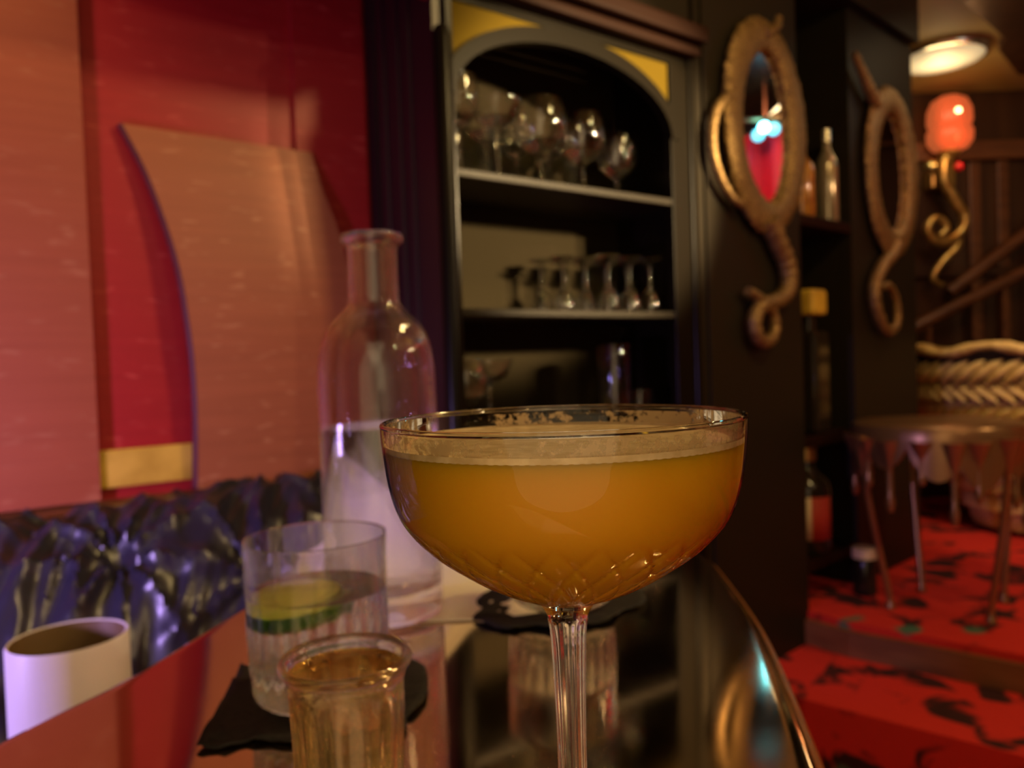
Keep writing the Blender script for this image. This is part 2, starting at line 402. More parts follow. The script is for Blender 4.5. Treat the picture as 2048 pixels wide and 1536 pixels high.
for j in range(61):
    t = -.75+1.175*j/60
    for i in range(NS+1):
        o_ = .33+.50*i/NS; q = Vector((t*8, o_*8, 7)); e_ = min(1, (NS-i)/3)
        vs.append((t, -o_, .40+.055*e_**.5+.010*noise.noise(q)))
for j in range(60):
    for i in range(NS): fs.append((j*(NS+1)+i, j*(NS+1)+i+1, (j+1)*(NS+1)+i+1, (j+1)*(NS+1)+i))
sb.add(vs, fs); sb.build('seat', M['leather'], bb)
MB().box(-.75, .425, -.80, -.34, 0, .40).build('plinth', M['panelblack'], bb, smooth=False)
for (t_, o_, z_) in ((-.12,.262,.716),(.12,.262,.712),(-.42,.25,.70)):
    MB().ball((t_, -o_, z_), .006, 10, 6).build('button', M['leather'], bk_)

# ================================================================== CABINET (arched glass shelf)
cab = thing('bar_cabinet', 'tall black cabinet with arched opening, gold corners and three glass shelves', 'cabinet', WA, WR)
TL, TR, F, BK = .467, .992, -.25, -.045
black = M['black']
MB().box(.434, .452, F+.01, -.002, .28, 2.015).build('side_panel', M['maroonblack'], cab, smooth=False)
MB().box(1.035, 1.053, F+.01, -.002, .28, 2.015).build('side_panel', black, cab, smooth=False)
MB().box(.434, 1.053, BK, BK+.015, .28, 1.60).build('back_board', M['backboard'], cab, smooth=False)
for x_ in (-.075, -.125, -.165):
    MB().tube([(.433, x_, .3), (.433, x_, 2.0)], .004, 8).build('side_moulding', M['maroonblack'], cab)
MB().box(.452, TL, F, F+.02, .28, 1.53).build('stile', black, cab, bevel=.002, smooth=False)
MB().box(TR, 1.053, F, F+.02, .28, 1.53).build('stile', black, cab, bevel=.002, smooth=False)
MB().lathe([(.0155, .28), (.0155, 1.46), (.011, 1.475), (0, 1.48)], 24, .443, F-.002).build('half_column', black, cab)
MB().box(1.046, 1.058, F-.006, F+.01, .28, 1.55).build('side_moulding', black, cab, bevel=.003, smooth=False)
# arch: gold spandrels behind an arched moulding
tc_, S0, AP = (TL+TR)/2, 1.375, 1.500
def arch(hw, ap, n=40): return [(tc_-hw*cos(PI*i/n), S0+(ap-S0)*sin(PI*i/n)) for i in range(n+1)]
inner = arch(.2625, AP); outer = arch(.286, AP+.028)
def band(a, b_, y0, y1):
    m_ = MB(); n = len(a)
    vs = [(x,y0,z) for x,z in a]+[(x,y0,z) for x,z in b_]+[(x,y1,z) for x,z in a]+[(x,y1,z) for x,z in b_]
    fs = []
    for i in range(n-1):
        fs += [(i,i+1,n+i+1,n+i),(2*n+i,3*n+i,3*n+i+1,2*n+i+1),(i,2*n+i,2*n+i+1,i+1),(n+i,n+i+1,3*n+i+1,3*n+i)]
    fs += [(0,n,3*n,2*n),(n-1,3*n-1,4*n-1,2*n-1)]
    return m_.add(vs, fs)
band(inner, outer, F-.004, F+.018).build('arch_moulding', black, cab)
half = len(inner)//2
for sgn in (0, 1):
    seg = [(min(max(x, .456), 1.003), z) for x, z in (outer[:half+1] if sgn == 0 else outer[half:])]
    topl = [(x, 1.531) for x, z in seg]
    nm = band(seg, topl, F+.006, F+.012)
    nm.build('gold_spandrel', M['gold'], cab)['label'] = 'gold painted corner above the arch'
MB().box(.434, 1.056, F+.002, F+.02, 1.528, 1.545).build('top_rail', black, cab, bevel=.002, smooth=False)
MB().box(.434, 1.060, F-.028, F+.02, 1.546, 1.566).build('cornice', M['cornice'], cab, bevel=.005, smooth=False)
MB().box(.434, 1.062, F-.050, F+.02, 1.567, 1.600).build('cornice', M['cornice'], cab, bevel=.006, smooth=False)
MB().box(.434, 1.056, F+.0, F+.02, 1.60, 2.015).build('header_board', M['panelblack'], cab, smooth=False)
SH = [1.254, 1.023, .806]
for z_ in SH:
    MB().box(.452, 1.035, F+.003, BK-.001, z_-.0135, z_).build('shelf', M['panelblack'], cab, bevel=.002, smooth=False)
MB().box(.467, .992, F+.004, F+.018, .29, .78).build('lower_door', black, cab, bevel=.002, smooth=False)

# ================================================================== BACK BAR PANELS
def vobj(name, mb, m, label, cat, **kw):
    return tag(put(mb.build(name, m, smooth=False, **kw), VA, VR), label, cat)
PB = M['panelblack']
p1 = thing('mirror_panel', 'tall black wall panel beside the arched cabinet, carrying the nearer mirror', 'panel', VA, VR)
MB().box(.004, .440, -.0, .03, .19, 1.86).build('board', PB, p1, smooth=False)
MB().box(.028, .034, -.006, -.0, .285, 1.86).build('moulding', PB, p1, smooth=False)
p2 = thing('mirror_panel', 'tall black wall panel right of the bottle niche, carrying the farther mirror', 'panel', VA, VR)
MB().box(.725, 1.165, -.0, .03, .285, 1.86).build('board', PB, p2, smooth=False)
niche = thing('bottle_niche', 'dark recessed niche of bottle shelves between the two black mirror panels', 'shelf unit', VA, VR)
MB().box(.44, .725, .25, .27, .285, 1.86).build('back_board', PB, niche, smooth=False)
MB().box(.425, .440, .031, .25, .285, 1.86).build('side_panel', PB, niche, smooth=False)
MB().box(.725, .740, .031, .25, .285, 1.86).build('side_panel', PB, niche, smooth=False)
NS_ = [1.277, .715, .40]
for i, z_ in enumerate(NS_):
    MB().box(.441, .724, .0, .249, z_-.028, z_).build('shelf', M['cornice'], niche, bevel=.003, smooth=False)
struct('wall_bar', MB().box(-.02, 1.165, .271, .33, 0, 2.02), PB, loc=VA, rz=VR)
struct('trim_6', MB().box(-.3, 1.15, -.03, .27, 1.861, 2.019), PB, loc=VA, rz=VR)

# octopus mirrors
def octo(label, s, z, side, tails):
    r = thing('tentacle_mirror', label, 'mirror', vpt(s, 0, z), VR, 'oval tentacle mirrors')
    b = MB(); NU, NV = 200, 22; vs = []; fs = []
    for i in range(NU):
        a = 2*PI*i/NU; cx_, cz_ = .141*cos(a), .209*sin(a); dl = Vector((cos(a)/.1425, sin(a)/.210)).normalized()
        wd = .037+.003*sin(3*a+1)
        for k in range(NV):
            th = 2*PI*k/NV
            nn = 1+.10*noise.noise(Vector((cx_*60, cz_*60, th*2)))+.16*noise.noise(Vector((cx_*220, cz_*220, th*7)))
            rr = cos(th)*wd*nn
            vs.append((cx_+dl.x*rr, -.018-.014*sin(th)*nn, cz_+dl.y*rr))
    for i in range(NU):
        for k in range(NV): fs.append((i*NV+k, ((i+1)%NU)*NV+k, ((i+1)%NU)*NV+(k+1)%NV, i*NV+(k+1)%NV))
    b.add(vs, fs); b.build('frame', M['goldrough'], r)
    n = 48; MB().plate([(.122*cos(2*PI*i/n), .190*sin(2*PI*i/n)) for i in range(n)], -.012, -.007).build('mirror_glass', M['mirror'], r, smooth=False)
    for pts, r0_, r1_ in tails:
        pp = smooth_path([(x, -.025, zz) for x, zz in pts], 6); n = len(pp)
        rad = [(r0_+(r1_-r0_)*i/(n-1))*(1+.08*sin(i*2.1)) for i in range(n)]
        MB().tube(pp, rad, 10).build('tentacle', M['goldrough'], r)
    return r
t1 = [(-.01,-.215),(.025,-.261),(.062,-.305),(.073,-.352),(.050,-.386),(.0,-.403),(-.055,-.414),(-.085,-.445),(-.075,-.482),(-.034,-.496),(.001,-.470),(-.005,-.430),(-.045,-.403),(-.085,-.388),(-.109,-.382)]
t2 = [(-.165,.04),(-.190,.020),(-.215,-.005),(-.232,-.05),(-.230,-.10),(-.205,-.145),(-.165,-.180),(-.12,-.195)]
t3 = [(-.02,.205),(.02,.222),(.045,.240),(.055,.262)]
octo('oval gold mirror with curling tentacle frame nearest the arched cabinet', .26, 1.452, 0, [(t1,.024,.010),(t2,.012,.009),(t3,.016,.009)])
u1 = [(0,-.21),(-.04,-.245),(-.094,-.275),(-.150,-.33),(-.150,-.385),(-.105,-.445),(-.050,-.460),(-.005,-.430),(-.015,-.365),(-.060,-.33),(-.11,-.34)]
u3 = [(-.11,.17),(-.159,.205),(-.198,.240),(-.247,.282)]
octo('oval gold mirror with curling tentacle frame farther right, past the bottle niche', .96, 1.443, 0, [(u1,.022,.009),(u3,.020,.010)])

# ================================================================== FAR ROOM
struct('wall_far', MB().box(.4, 3.1, 3.35, 3.45, 0, 2.02), M['darkwood'])
for i, x in enumerate((1.60, 1.98, 2.10, 2.52)):
    struct('trim_%d' % (7+i), MB().box(x, x+.05, 3.325, 3.35, .28, 1.72), M['brownwood'], bevel=.006)
struct('trim_11', MB().box(.9, 3.1, 3.30, 3.35, 1.72, 1.80), M['brownwood'], bevel=.008)
struct('trim_12', MB().box(.9, 3.1, 3.32, 3.35, 1.23, 1.27), M['darkwood'], bevel=.006)
# dropped beam on the ceiling, top right
struct('trim_13', MB().prism([(1.42,2.40),(1.74,2.70),(1.78,2.80),(2.02,3.06),(2.9,3.3),(2.9,1.6),(1.6,1.6)], 1.985, 2.019), M['darkwood'])
cl = thing('ceiling_light', 'round flush ceiling light glowing cream at upper right', 'light', (1.63, 2.90, 2.019))
MB().lathe([(0,0),(.155,0),(.160,-.010),(.155,-.022),(.145,-.024),(0,-.020)], 40).build('rim', M['silver'], cl)
MB().lathe([(0,-.021),(.142,-.024),(.13,-.032),(.08,-.038),(0,-.040)], 40).build('diffuser', M['lampglow'], cl)
# sconce
sn = thing('tentacle_sconce', 'red glass wall lamp on a curling gold tentacle arm at right', 'wall lamp', (1.83, 3.24, 1.72))
def lobed(r, h, a): return r*(1+.10*abs(sin(a*3))*1.0)
sh_ = MB().lathe([(.035,.02),(.060,.03),(.078,.06),(.080,.10),(.070,.118),(.078,.14),(.076,.19),(.060,.23),(.035,.245),(0,.24)], 48, .02, 0, 0, lobed).build('glass_shade', M['redglow'], sn)
MB().ball((.012,-.075,.165), .014, 12, 8).build('bulb', M['bulbglow'], sh_)
arm = [(1.850,1.745),(1.825,1.70),(1.820,1.66),(1.825,1.615),(1.869,1.532),(1.905,1.47),(1.890,1.409),(1.831,1.370),(1.775,1.378),(1.750,1.424),(1.777,1.465),(1.815,1.455),(1.828,1.42),(1.804,1.395)]
pp = smooth_path([(x-1.83, .0, z-1.72) for x, z in arm], 6)
MB().tube(pp, [.026-.012*i/(len(pp)-1) for i in range(len(pp))], 12).build('arm', M['goldmetal'], sn)
tl = smooth_path([(.06,.02,-.33),(.045,.01,-.375),(-.02,.01,-.44),(-.055,.01,-.50),(-.015,.01,-.53)], 6)
MB().tube(tl, [.020-.010*i/(len(tl)-1) for i in range(len(tl))], 10).build('tentacle', M['goldmetal'], sn)
MB().lathe([(0,.0),(.030,.0),(.045,.015),(.04,.03),(.03,.035),(0,.036)], 24, .015, 0, 0).build('lamp_cup', M['goldmetal'], sn)
MB().tube([(-.01,.0,-.02),(-.05,-.03,-.045),(-.095,-.06,-.058)], .010, 8).build('branch', M['goldmetal'], sn)
MB().ball((-.103,-.075,-.058), .027, 20, 12).build('bead', M['goldball'], sn)
MB().ball((.012,-.075,-.060), .018, 16, 10).build('bead', M['redball'], sn)['label'] = 'small red bead'
MB().box(-.04,.06,.03,.108,-.12,.0).build('wall_plate', M['goldmetal'], sn, bevel=.008, smooth=False)
# stair handrail against the far wall
def rail(x0, z0, x1, z1, y, lab, gr):
    r = thing('handrail', lab, 'rail', (x0, y, z0))
    rl_ = MB().tube([(0,0,0),((x1-x0)*.5,0,(z1-z0)*.5),(x1-x0,0,z1-z0)], .026, 12).build('rail', M['brownwood'], r)
    for k in range(3):
        f_ = .15+.35*k
        MB().box((x1-x0)*f_-.010,(x1-x0)*f_+.010,-.010,.010,-.30 if gr else -.28,(z1-z0)*f_).build('baluster', M['brownwood'], rl_, smooth=False)
    return r
rail(1.60, .98, 2.50, 1.40, 3.22, 'lower dark brown handrail rising to the right before the far panelling', 0)
rail(1.86, 1.16, 2.55, 1.66, 3.285, 'upper brown handrail rising to the right beneath the tentacle lamp', 1)

# crimson drape and cyan bulbs on the right side, seen in the nearer mirror
dr = thing('velvet_drape', 'crimson pleated drape with cyan bulbs over it, reflected in the nearer oval mirror', 'curtain', (1.97, 2.0, .2805))
b = MB(); vs = []; fs = []; n = 60
for j in range(n+1):
    y = -.40+.62*j/n; x = .025*sin(j*.55)+.008*sin(j*1.3)
    top = 1.42+.14*(y+.40)/.62
    vs += [(x, y, 0.005), (x*1.2, y, top*.5), (x, y, top)]
for j in range(n):
    for i in range(2): fs.append((3*j+i, 3*j+3+i, 3*j+4+i, 3*j+1+i))
b.add(vs, fs); o = b.build('drape', M['velvet'], dr)
sd = o.modifiers.new('solid', 'SOLIDIFY'); sd.thickness = .006
MB().tube([(0,-.42,1.42),(0,.235,1.565)], .014, 10).build('rod', M['brownwood'], dr)
lb = thing('cyan_lamp', 'cyan bulbs glowing in the nearer oval mirror, above the red drape', 'light', (1.90, 2.10, 1.80))
MB().ball((0,-.030,-.012), .024, 16, 10).build('bulb', M['cyanglow'], lb)
MB().ball((0,.030,.008), .024, 16, 10).build('bulb', M['cyanglow'], lb)
MB().tube([(0,-.10,.05),(0,.10,.05)], .010, 8).build('holder', M['bronze'], lb)
MB().tube([(0,0,.05),(0,0,.2195)], .008, 8).build('stem', M['bronze'], lb)

# ================================================================== TABLE
outline = [(-.33,.10),(-.295,.24),(-.261,.381),(-.236,.452),(-.223,.52),(-.210,.588),(-.196,.66),(-.174,.74),(-.135,.81),(-.07,.855),(.0,.868),(.075,.845),(.13,.79),(.158,.735),(.168,.68),(.168,.64),(.161,.538),(.150,.455),(.127,.329),(.10,.20),(.06,.08),(-.02,-.02),(-.14,-.06),(-.25,-.02),(-.31,.03)]
ol = [(p.x, p.y) for p in smooth_path([(x, y, 0) for x, y in outline+[outline[0]]], 6)[:-1]]
def inset(poly, d):
    n = len(poly); out = []
    for i in range(n):
        a = Vector(poly[i-1]); c = Vector(poly[(i+1)%n]); t = (c-a).normalized(); out.append((poly[i][0]+t.y*d, poly[i][1]-t.x*d))
    return out
tb = thing('cocktail_table', 'polished mirror-like table with rounded end and thin copper rim holding the drinks', 'table', (0,0,0))
b = MB(); n = len(ol)
rings = [(.0, .7480), (.0006, .7494), (.0016, .7503), (.0045, .7508), (.010, .7510)]
vs = []
for d, z in rings: vs += [(x, y, z) for x, y in inset(ol, d)]
vs += [(x, y, .722) for x, y in ol]
fs = []
for r in range(len(rings)-1):
    for i in range(n): fs.append((r*n+i, r*n+(i+1)%n, (r+1)*n+(i+1)%n, (r+1)*n+i))
k = len(rings)*n
for i in range(n): fs.append((i, k+i, k+(i+1)%n, (i+1)%n))
fs.append(tuple((len(rings)-1)*n+i for i in range(n))); fs.append(tuple(k+n-1-i for i in range(n)))
b.add(vs, fs); b.build('table_top', M['table'], tb)
b = MB(); a_, c_ = inset(ol, -.0035), inset(ol, .0003)
vs = [(x,y,.718) for x,y in a_]+[(x,y,.7455) for x,y in a_]+[(x,y,.7475) for x,y in inset(ol,-.002)]+[(x,y,.7475) for x,y in c_]
fs = [(r*n+i, r*n+(i+1)%n, (r+1)*n+(i+1)%n, (r+1)*n+i) for r in range(3) for i in range(n)]
b.add(vs, fs); b.build('rim', M['copper'], tb, fix=False)['label'] = 'thin copper edge band'
MB().lathe([(0,0),(.17,0),(.17,.012),(.05,.03),(.032,.06),(.030,.68),(.06,.715),(.12,.722),(0,.722)], 32, -.05, .40).build('pedestal', M['panelblack'], tb)

TZ = .7512
# black napkins
def napkin(name, poly, z, label, seed, grp=None):
    pp = smooth_path([(x,y,0) for x,y in poly+[poly[0]]], 5)[:-1]; n = len(pp)
    cx = sum(p.x for p in pp)/n; cy_ = sum(p.y for p in pp)/n
    vs = []; R = 12
    for r in range(1, R+1):
        f_ = r/R
        for p in pp:
            x = cx+(p.x-cx)*f_; y = cy_+(p.y-cy_)*f_
            h = (.0035*abs(noise.noise(Vector((x*60+seed, y*60, 0))))+.002*(noise.noise(Vector((x*160, y*160, seed)))+.5))*max(0, f_-.55)/.45
            vs.append((x, y, z+.0012+h))
    vs.append((cx, cy_, z+.0012)); c = len(vs)-1
    fs = [(c, i, (i+1)%n) for i in range(n)]
    fs += [(r*n+i, (r+1)*n+i, (r+1)*n+(i+1)%n, r*n+(i+1)%n) for r in range(R-1) for i in range(n)]
    b = MB().add(vs, fs); o = b.build(name, M['napkin'])
    m_ = o.modifiers.new('solid', 'SOLIDIFY'); m_.thickness = .0009; m_.offset = -1
    return tag(o, label, 'napkin', grp)
napkin('paper_napkin', [(-.156,.364),(-.160,.40),(-.166,.440),(-.168,.463),(-.160,.467),(-.135,.478),(-.108,.485),(-.083,.475),(-.060,.456),(-.053,.430),(-.052,.408),(-.056,.393),(-.059,.387),(-.058,.376),(-.064,.367),(-.074,.372),(-.090,.365),(-.108,.364),(-.130,.368),(-.145,.362)], TZ, 'crumpled black napkin under the water tumbler with cucumber', 1, 'black napkins')
napkin('paper_napkin', [(-.034,.536),(-.027,.555),(-.032,.570),(-.026,.590),(-.011,.612),(.025,.619),(.060,.615),(.085,.606),(.094,.575),(.088,.552),(.072,.540),(.060,.520),(.040,.512),(.026,.506),(.008,.515),(-.012,.512)], TZ, 'black napkin with wavy edge under the tumbler behind the stem', 7, 'black napkins')
# white cloth heap
vs = []; NA, NR = 64, 26; px_, py_ = -.085, .735
ft = {0:.10, 45:.085, 90:.07, 135:.09, 180:.12, 225:.13, 270:.20, 300:.215, 330:.15, 360:.10}
ks = sorted(ft)
def rad_at(a):
    a = a % 360
    for p, q in zip(ks, ks[1:]):
        if p <= a <= q: f_ = (a-p)/(q-p); f_ = f_*f_*(3-2*f_); return ft[p]*(1-f_)+ft[q]*f_
for r in range(1, NR+1):
    f_ = r/NR
    for i in range(NA):
        a = 360*i/NA; R_ = rad_at(a)*f_; x = px_+R_*cos(math.radians(a)); y = py_+R_*sin(math.radians(a))
        d = math.hypot(x-px_, y-py_)
        h = .112*max(0, 1-d/.115)**1.15
        h += (.012*noise.noise(Vector((x*30, y*30, 2)))+.006*sin(math.radians(a)*9))*min(1, d/.03)*max(0, 1-d/.12)
        vs.append((x, y, TZ+.0015+max(0, h)))
vs.append((px_, py_, TZ+.112)); c = len(vs)-1
fs = [(c, i, (i+1)%NA) for i in range(NA)]+[(r*NA+i, (r+1)*NA+i, (r+1)*NA+(i+1)%NA, r*NA+(i+1)%NA) for r in range(NR-1) for i in range(NA)]
o = MB().add(vs, fs).build('cloth_napkin', M['cloth'])
m_ = o.modifiers.new('solid', 'SOLIDIFY'); m_.thickness = .0010; m_.offset = -1
tag(o, 'white cloth napkin heaped up behind the water carafe, spreading flat on the table', 'napkin')

# ---------------- coupe with cocktail
cx0, cy0 = .0124, .2; RZ = .9152
H = RZ-TZ
cp_ = thing('cocktail_coupe', 'large cut crystal coupe of orange cocktail with foam in the centre foreground', 'cocktail glass', (cx0, cy0, TZ))
O = [(.0463,0),(.0462,-.003),(.0458,-.0075),(.0448,-.015),(.0430,-.0215),(.0402,-.0265),(.0350,-.0320),(.0280,-.0372),(.0205,-.0418),(.0130,-.0452),(.0075,-.0472)]
Os = [(p.x, p.y) for p in smooth_path([(r, h, 0) for r, h in O], 8)]
def facet(r, h, a):
    """leaf and diamond cuts on the lower bowl"""
    if h+H > H-.024 or h+H < H-.0462: return r
    z_ = (-.024-h)/.022
    k1 = abs(sin(13*a+z_*6.0)); k2 = abs(sin(13*a-z_*6.0))
    return r-.0011*min(1, z_*4)*max(0, 1-min(k1, k2)*3.2)*min(1, (1-z_)*6+.1)
TH = .0011
levels = -.0055
# outer wall of crystal above and around the liquid: one closed thin shell
inn = [(max(.001, r-TH), h+(.0 if h > -.03 else .0008)) for r, h in Os]
lip = [(.0463-TH*.5+.00045*cos(x), .00045*sin(x)) for x in (0, .8, PI/2, 2.3, PI)]
fac = lambda r, h, a: facet(r, h-H, a) if False else r
def fn_o(r, h, a): return facet(r, h-H, a)
shell = [(r, h+H) for r, h in reversed(Os)]+[(r, h+H) for r, h in lip]+[(r-.00, h+H) for r, h in inn]
def fsh(r, h, a): return r
b = MB()
b.lathe([(r, h+H) for r, h in reversed(Os)]+[(r, h+H) for r, h in lip[1:4]], 256, fn=fn_o)
b.lathe([(r, h+H) for r, h in reversed(inn)]+[(r, h+H) for r, h in lip[2:]][::-1], 256)
b.build('bowl', M['thinglass'], cp_, fix=False)
rimb = MB(); rimb.tube([((.0463-TH*.5)*cos(2*PI*i/96), (.0463-TH*.5)*sin(2*PI*i/96), H) for i in range(97)], .0007, 8, cap=False)
rimb.build('rim', M['coupeglass'], cp_)
stem = [(0,-.0462),(.0070,-.0466),(.0076,-.0472),(.0068,-.0485),(.0056,-.0505),(.0049,-.053),(.0045,-.056),(.0042,-.062),(.0038,-.075),(.0036,-.09),(.0037,-.11),(.0043,-.135),(.0060,-.150),(.011,-.1575),(.022,-.1607),(.034,-.1622),(.0343,-.1630),(.034,-.1633),(0,-.1633)]
def fl(r, h, a):
    k = h-H
    return r*(1+.05*cos(10*a)) if -.15 < k < -.052 else r
b = MB().lathe([(r, h+H) for r, h in [(p.x, p.y) for p in smooth_path([(r, h, 0) for r, h in stem], 4)] ], 80, fn=fl)
b.build('stem', M['coupeglass'], cp_)
FO, FB = -.0052, -.0060
liq = [(max(0,r-TH*.6), h+H) for r, h in Os if h < FB]
def rad_in(h):
    for (r1, h1), (r2, h2) in zip(Os, Os[1:]):
        if h2 <= h <= h1: return r1+(r2-r1)*(h1-h)/(h1-h2)-TH*.6
def fcut(r, h, a): return facet(r, h-H, a)
b = MB().lathe([(0, H+FB), (rad_in(FB), H+FB)]+liq+[(0, H-.0470)], 256, fn=fcut)
b.build('cocktail', M['drink'], cp_)['label'] = 'cloudy orange liquid'
def wob(r, h, a): return r*(1-.004*noise.noise(Vector((cos(a)*6, sin(a)*6, h*200))))
b = MB().lathe([(0, H+FO-.0002), (rad_in(FO)*.6, H+FO-.0001), (rad_in(FO)*.97, H+FO), (rad_in(FO), H+FO+.0005), (rad_in(FB), H+FB-.0001), (0, H+FB-.0001)], 128)
b.build('foam', M['foam'], cp_)['label'] = 'pale cream foam layer'
# ragged residue of dried foam on the far inner wall
rb = MB().lathe([(rad_in(-.0050)-TH*.6, H-.0050), (rad_in(-.0038)-TH*.6, H-.0038), (rad_in(-.0022)-TH*.6, H-.0022), (rad_in(-.0012)-TH*.6, H-.0012)], 160)
rb.build('foam_residue', M['residue'], cp_)['kind'] = 'stuff'

# ---------------- water carafe
bx, by = -.0965, .555
ca = thing('water_carafe', 'clear glass bottle half full of water behind the tumbler', 'bottle', (bx, by, TZ+.0026))
HB = .271
bo = [(.0,0),(.036,0),(.0395,.002),(.0412,.006),(.0415,.02),(.0418,.10),(.0415,.165),(.0405,.182),(.0375,.196),(.0315,.207),(.0240,.2145),(.0188,.221),(.0178,.228),(.0175,.260),(.0180,.2625),(.0215,.2645),(.0222,.268),(.0215,.2705),(.0195,.271)]
bi = [(.0170,.2695),(.0150,.264),(.0148,.228),(.0160,.2195),(.0220,.212),(.0295,.2045),(.0350,.1945),(.0378,.181),(.0388,.165),(.0390,.10),(.0388,.035),(.0375,.024),(.032,.0195),(.015,.0215),(0,.023)]
def sm(pr, k=3): return [(max(0, p.x), p.y) for p in smooth_path([(r, h, 0) for r, h in pr], k)]
b = MB().lathe(sm(bo)+sm(bi), 96); b.build('glass_body', M['glass'], ca)
wl = .134
wi = [(0, wl), (.0384, wl), (.03912, wl+.0006)]+[(r+.00012, h-.0001) for r, h in sm(bi) if h < wl and r > 0]+[(0, .0228)]
b = MB().lathe(wi, 96); b.build('water', M['water'], ca)

# ---------------- fluted tumblers
def tumbler(loc, R, Hh, level, label, rz=0):
    t = thing('water_tumbler', label, 'glass', loc, rz, 'fluted water tumblers')
    k = R/.0375; q = Hh/.087
    out_ = [(0,0),(.026*k,.0),(.031*k,.0012),(.0345*k,.005*q),(.0355*k,.012*q),(.0362*k,.03*q),(.0370*k,.055*q),(.0374*k,.075*q),(.0376*k,.0862*q),(.0372*k,.087*q)]
    in_ = [(.0363*k,.0866*q),(.0360*k,.075*q),(.0353*k,.055*q),(.0340*k,.03*q),(.0325*k,.022*q),(.027*k,.0185*q),(.012*k,.0175*q),(0,.0175*q)]
    NF = 26
    def fl_(r, h, a):
        z_ = h/(Hh); m_ = max(0, min(1, (z_-.14)*10))*max(0, min(1, (.66-z_)*5))
        c = .0010*m_*cos(NF*a)
        if z_ < .2: c += .0008*noise.noise(Vector((cos(a)*14, sin(a)*14, h*700)))*min(1, r/.02)
        return r+c
    MB().lathe(sm(out_, 6)+sm(in_, 4), 208, fn=lambda r, h, a: fl_(r, h, a)).build('glass_body', M['glass'], t)
    w_ = [(0, level), (.030*k, level)]
    ii = [p for p in sm(in_, 4) if p[1] < level and p[0] > 0]
    def rin(h):
        s_ = sm(in_, 4)
        for (r1,h1),(r2,h2) in zip(s_, s_[1:]):
            if h2 <= h <= h1 and h1 > h2: return r1+(r2-r1)*(h1-h)/(h1-h2)
        return .03
    MB().lathe(w_+[(rin(level)+.0001, level+.0003)]+[(r+.00012, h-.0001) for r, h in ii]+[(0, .0174*q)], 208, fn=lambda r, h, a: fl_(r, h, a)).build('water', M['water'], t)
    return t
tumbler((-.1095, .418, TZ+.0024), .0378, .0865, .0575, 'fluted tumbler of water with a floating cucumber slice, at left')
tumbler((.031, .567, TZ+.0024), .0400, .0865, .050, 'fluted tumbler standing behind the coupe bowl on the wavy black napkin', .3)
# cucumber slice
cu = thing('cucumber_slice', 'round green cucumber slice floating in the left water tumbler', 'cucumber', (-.1200, .4150, TZ+.0475))
cu.scale = (1.05, 1.05, 1.45)
cu.rotation_euler = (math.radians(5), math.radians(-5), 0)
def skin(r, h, a): return r*(1+.012*cos(18*a))
MB().lathe([(.0226,0),(.0238,.0008),(.0240,.0042),(.0234,.0054),(.0222,.0056)], 72, fn=skin).build('rind', M['rind'], cu)
MB().lathe([(0,0),(.0227,0),(.0227,.0057),(.0215,.0060),(.010,.0056),(0,.0056)], 48).build('flesh', M['flesh'], cu)

# ---------------- shot glass
sg = thing('shot_glass', 'tall shot glass of amber spirit in front of the water tumbler', 'glass', (-.0660, .288, TZ))
sg.scale = (1.07, 1.07, 1.03)
so = [(0,0),(.0155,0),(.0170,.001),(.0174,.004),(.0186,.030),(.0198,.055),(.0204,.0610),(.0214,.0640),(.0226,.0658),(.0232,.0672),(.0231,.0686),(.0224,.0694)]
si = [(.0212,.0692),(.0206,.0680),(.0196,.0650),(.0188,.0600),(.0176,.040),(.0162,.022),(.0140,.0175),(.007,.0165),(0,.0165)]
def sfl(r, h, a):
    m_ = max(0, min(1, (h-.004)*200))*max(0, min(1, (.060-h)*120)); return r+.00045*m_*cos(12*a)
MB().lathe(sm(so, 5)+sm(si, 4), 144, fn=sfl).build('glass_body', M['glass'], sg)
sl = .0642
def shin(h):
    s_ = sm(si, 4)
    for (r1,h1),(r2,h2) in zip(s_, s_[1:]):
        if h2 <= h <= h1 and h1 > h2: return r1+(r2-r1)*(h1-h)/(h1-h2)
MB().lathe([(0, sl), (.0175, sl), (shin(sl)+.0001, sl+.0003)]+[(r+.0001, h-.0001) for r, h in sm(si, 4) if h < sl and r > 0]+[(0, .0163)], 144, fn=sfl).build('spirit', M['tequila'], sg)['label'] = 'amber liquid'

# ---------------- white vase on the booth seat, lower left
va = thing('white_vase', 'white open cylinder vase with olive inside at lower left beyond the table edge', 'vase', (-.356, .605, .462))
va.scale = (.93, .93, 1)
HV = .265
MB().lathe([(0,0),(.040,0),(.0435,.003),(.0455,.02),(.0465,.15),(.0462,HV-.002),(.0450,HV),(.0432,HV-.001)], 64).build('body', M['ceramic'], va)
MB().lathe([(.0432,HV-.001),(.0425,HV-.006),(.0425,.02),(.040,.012),(0,.010)], 64).build('inner_wall', M['vasein'], va)['label'] = 'olive brown inside'

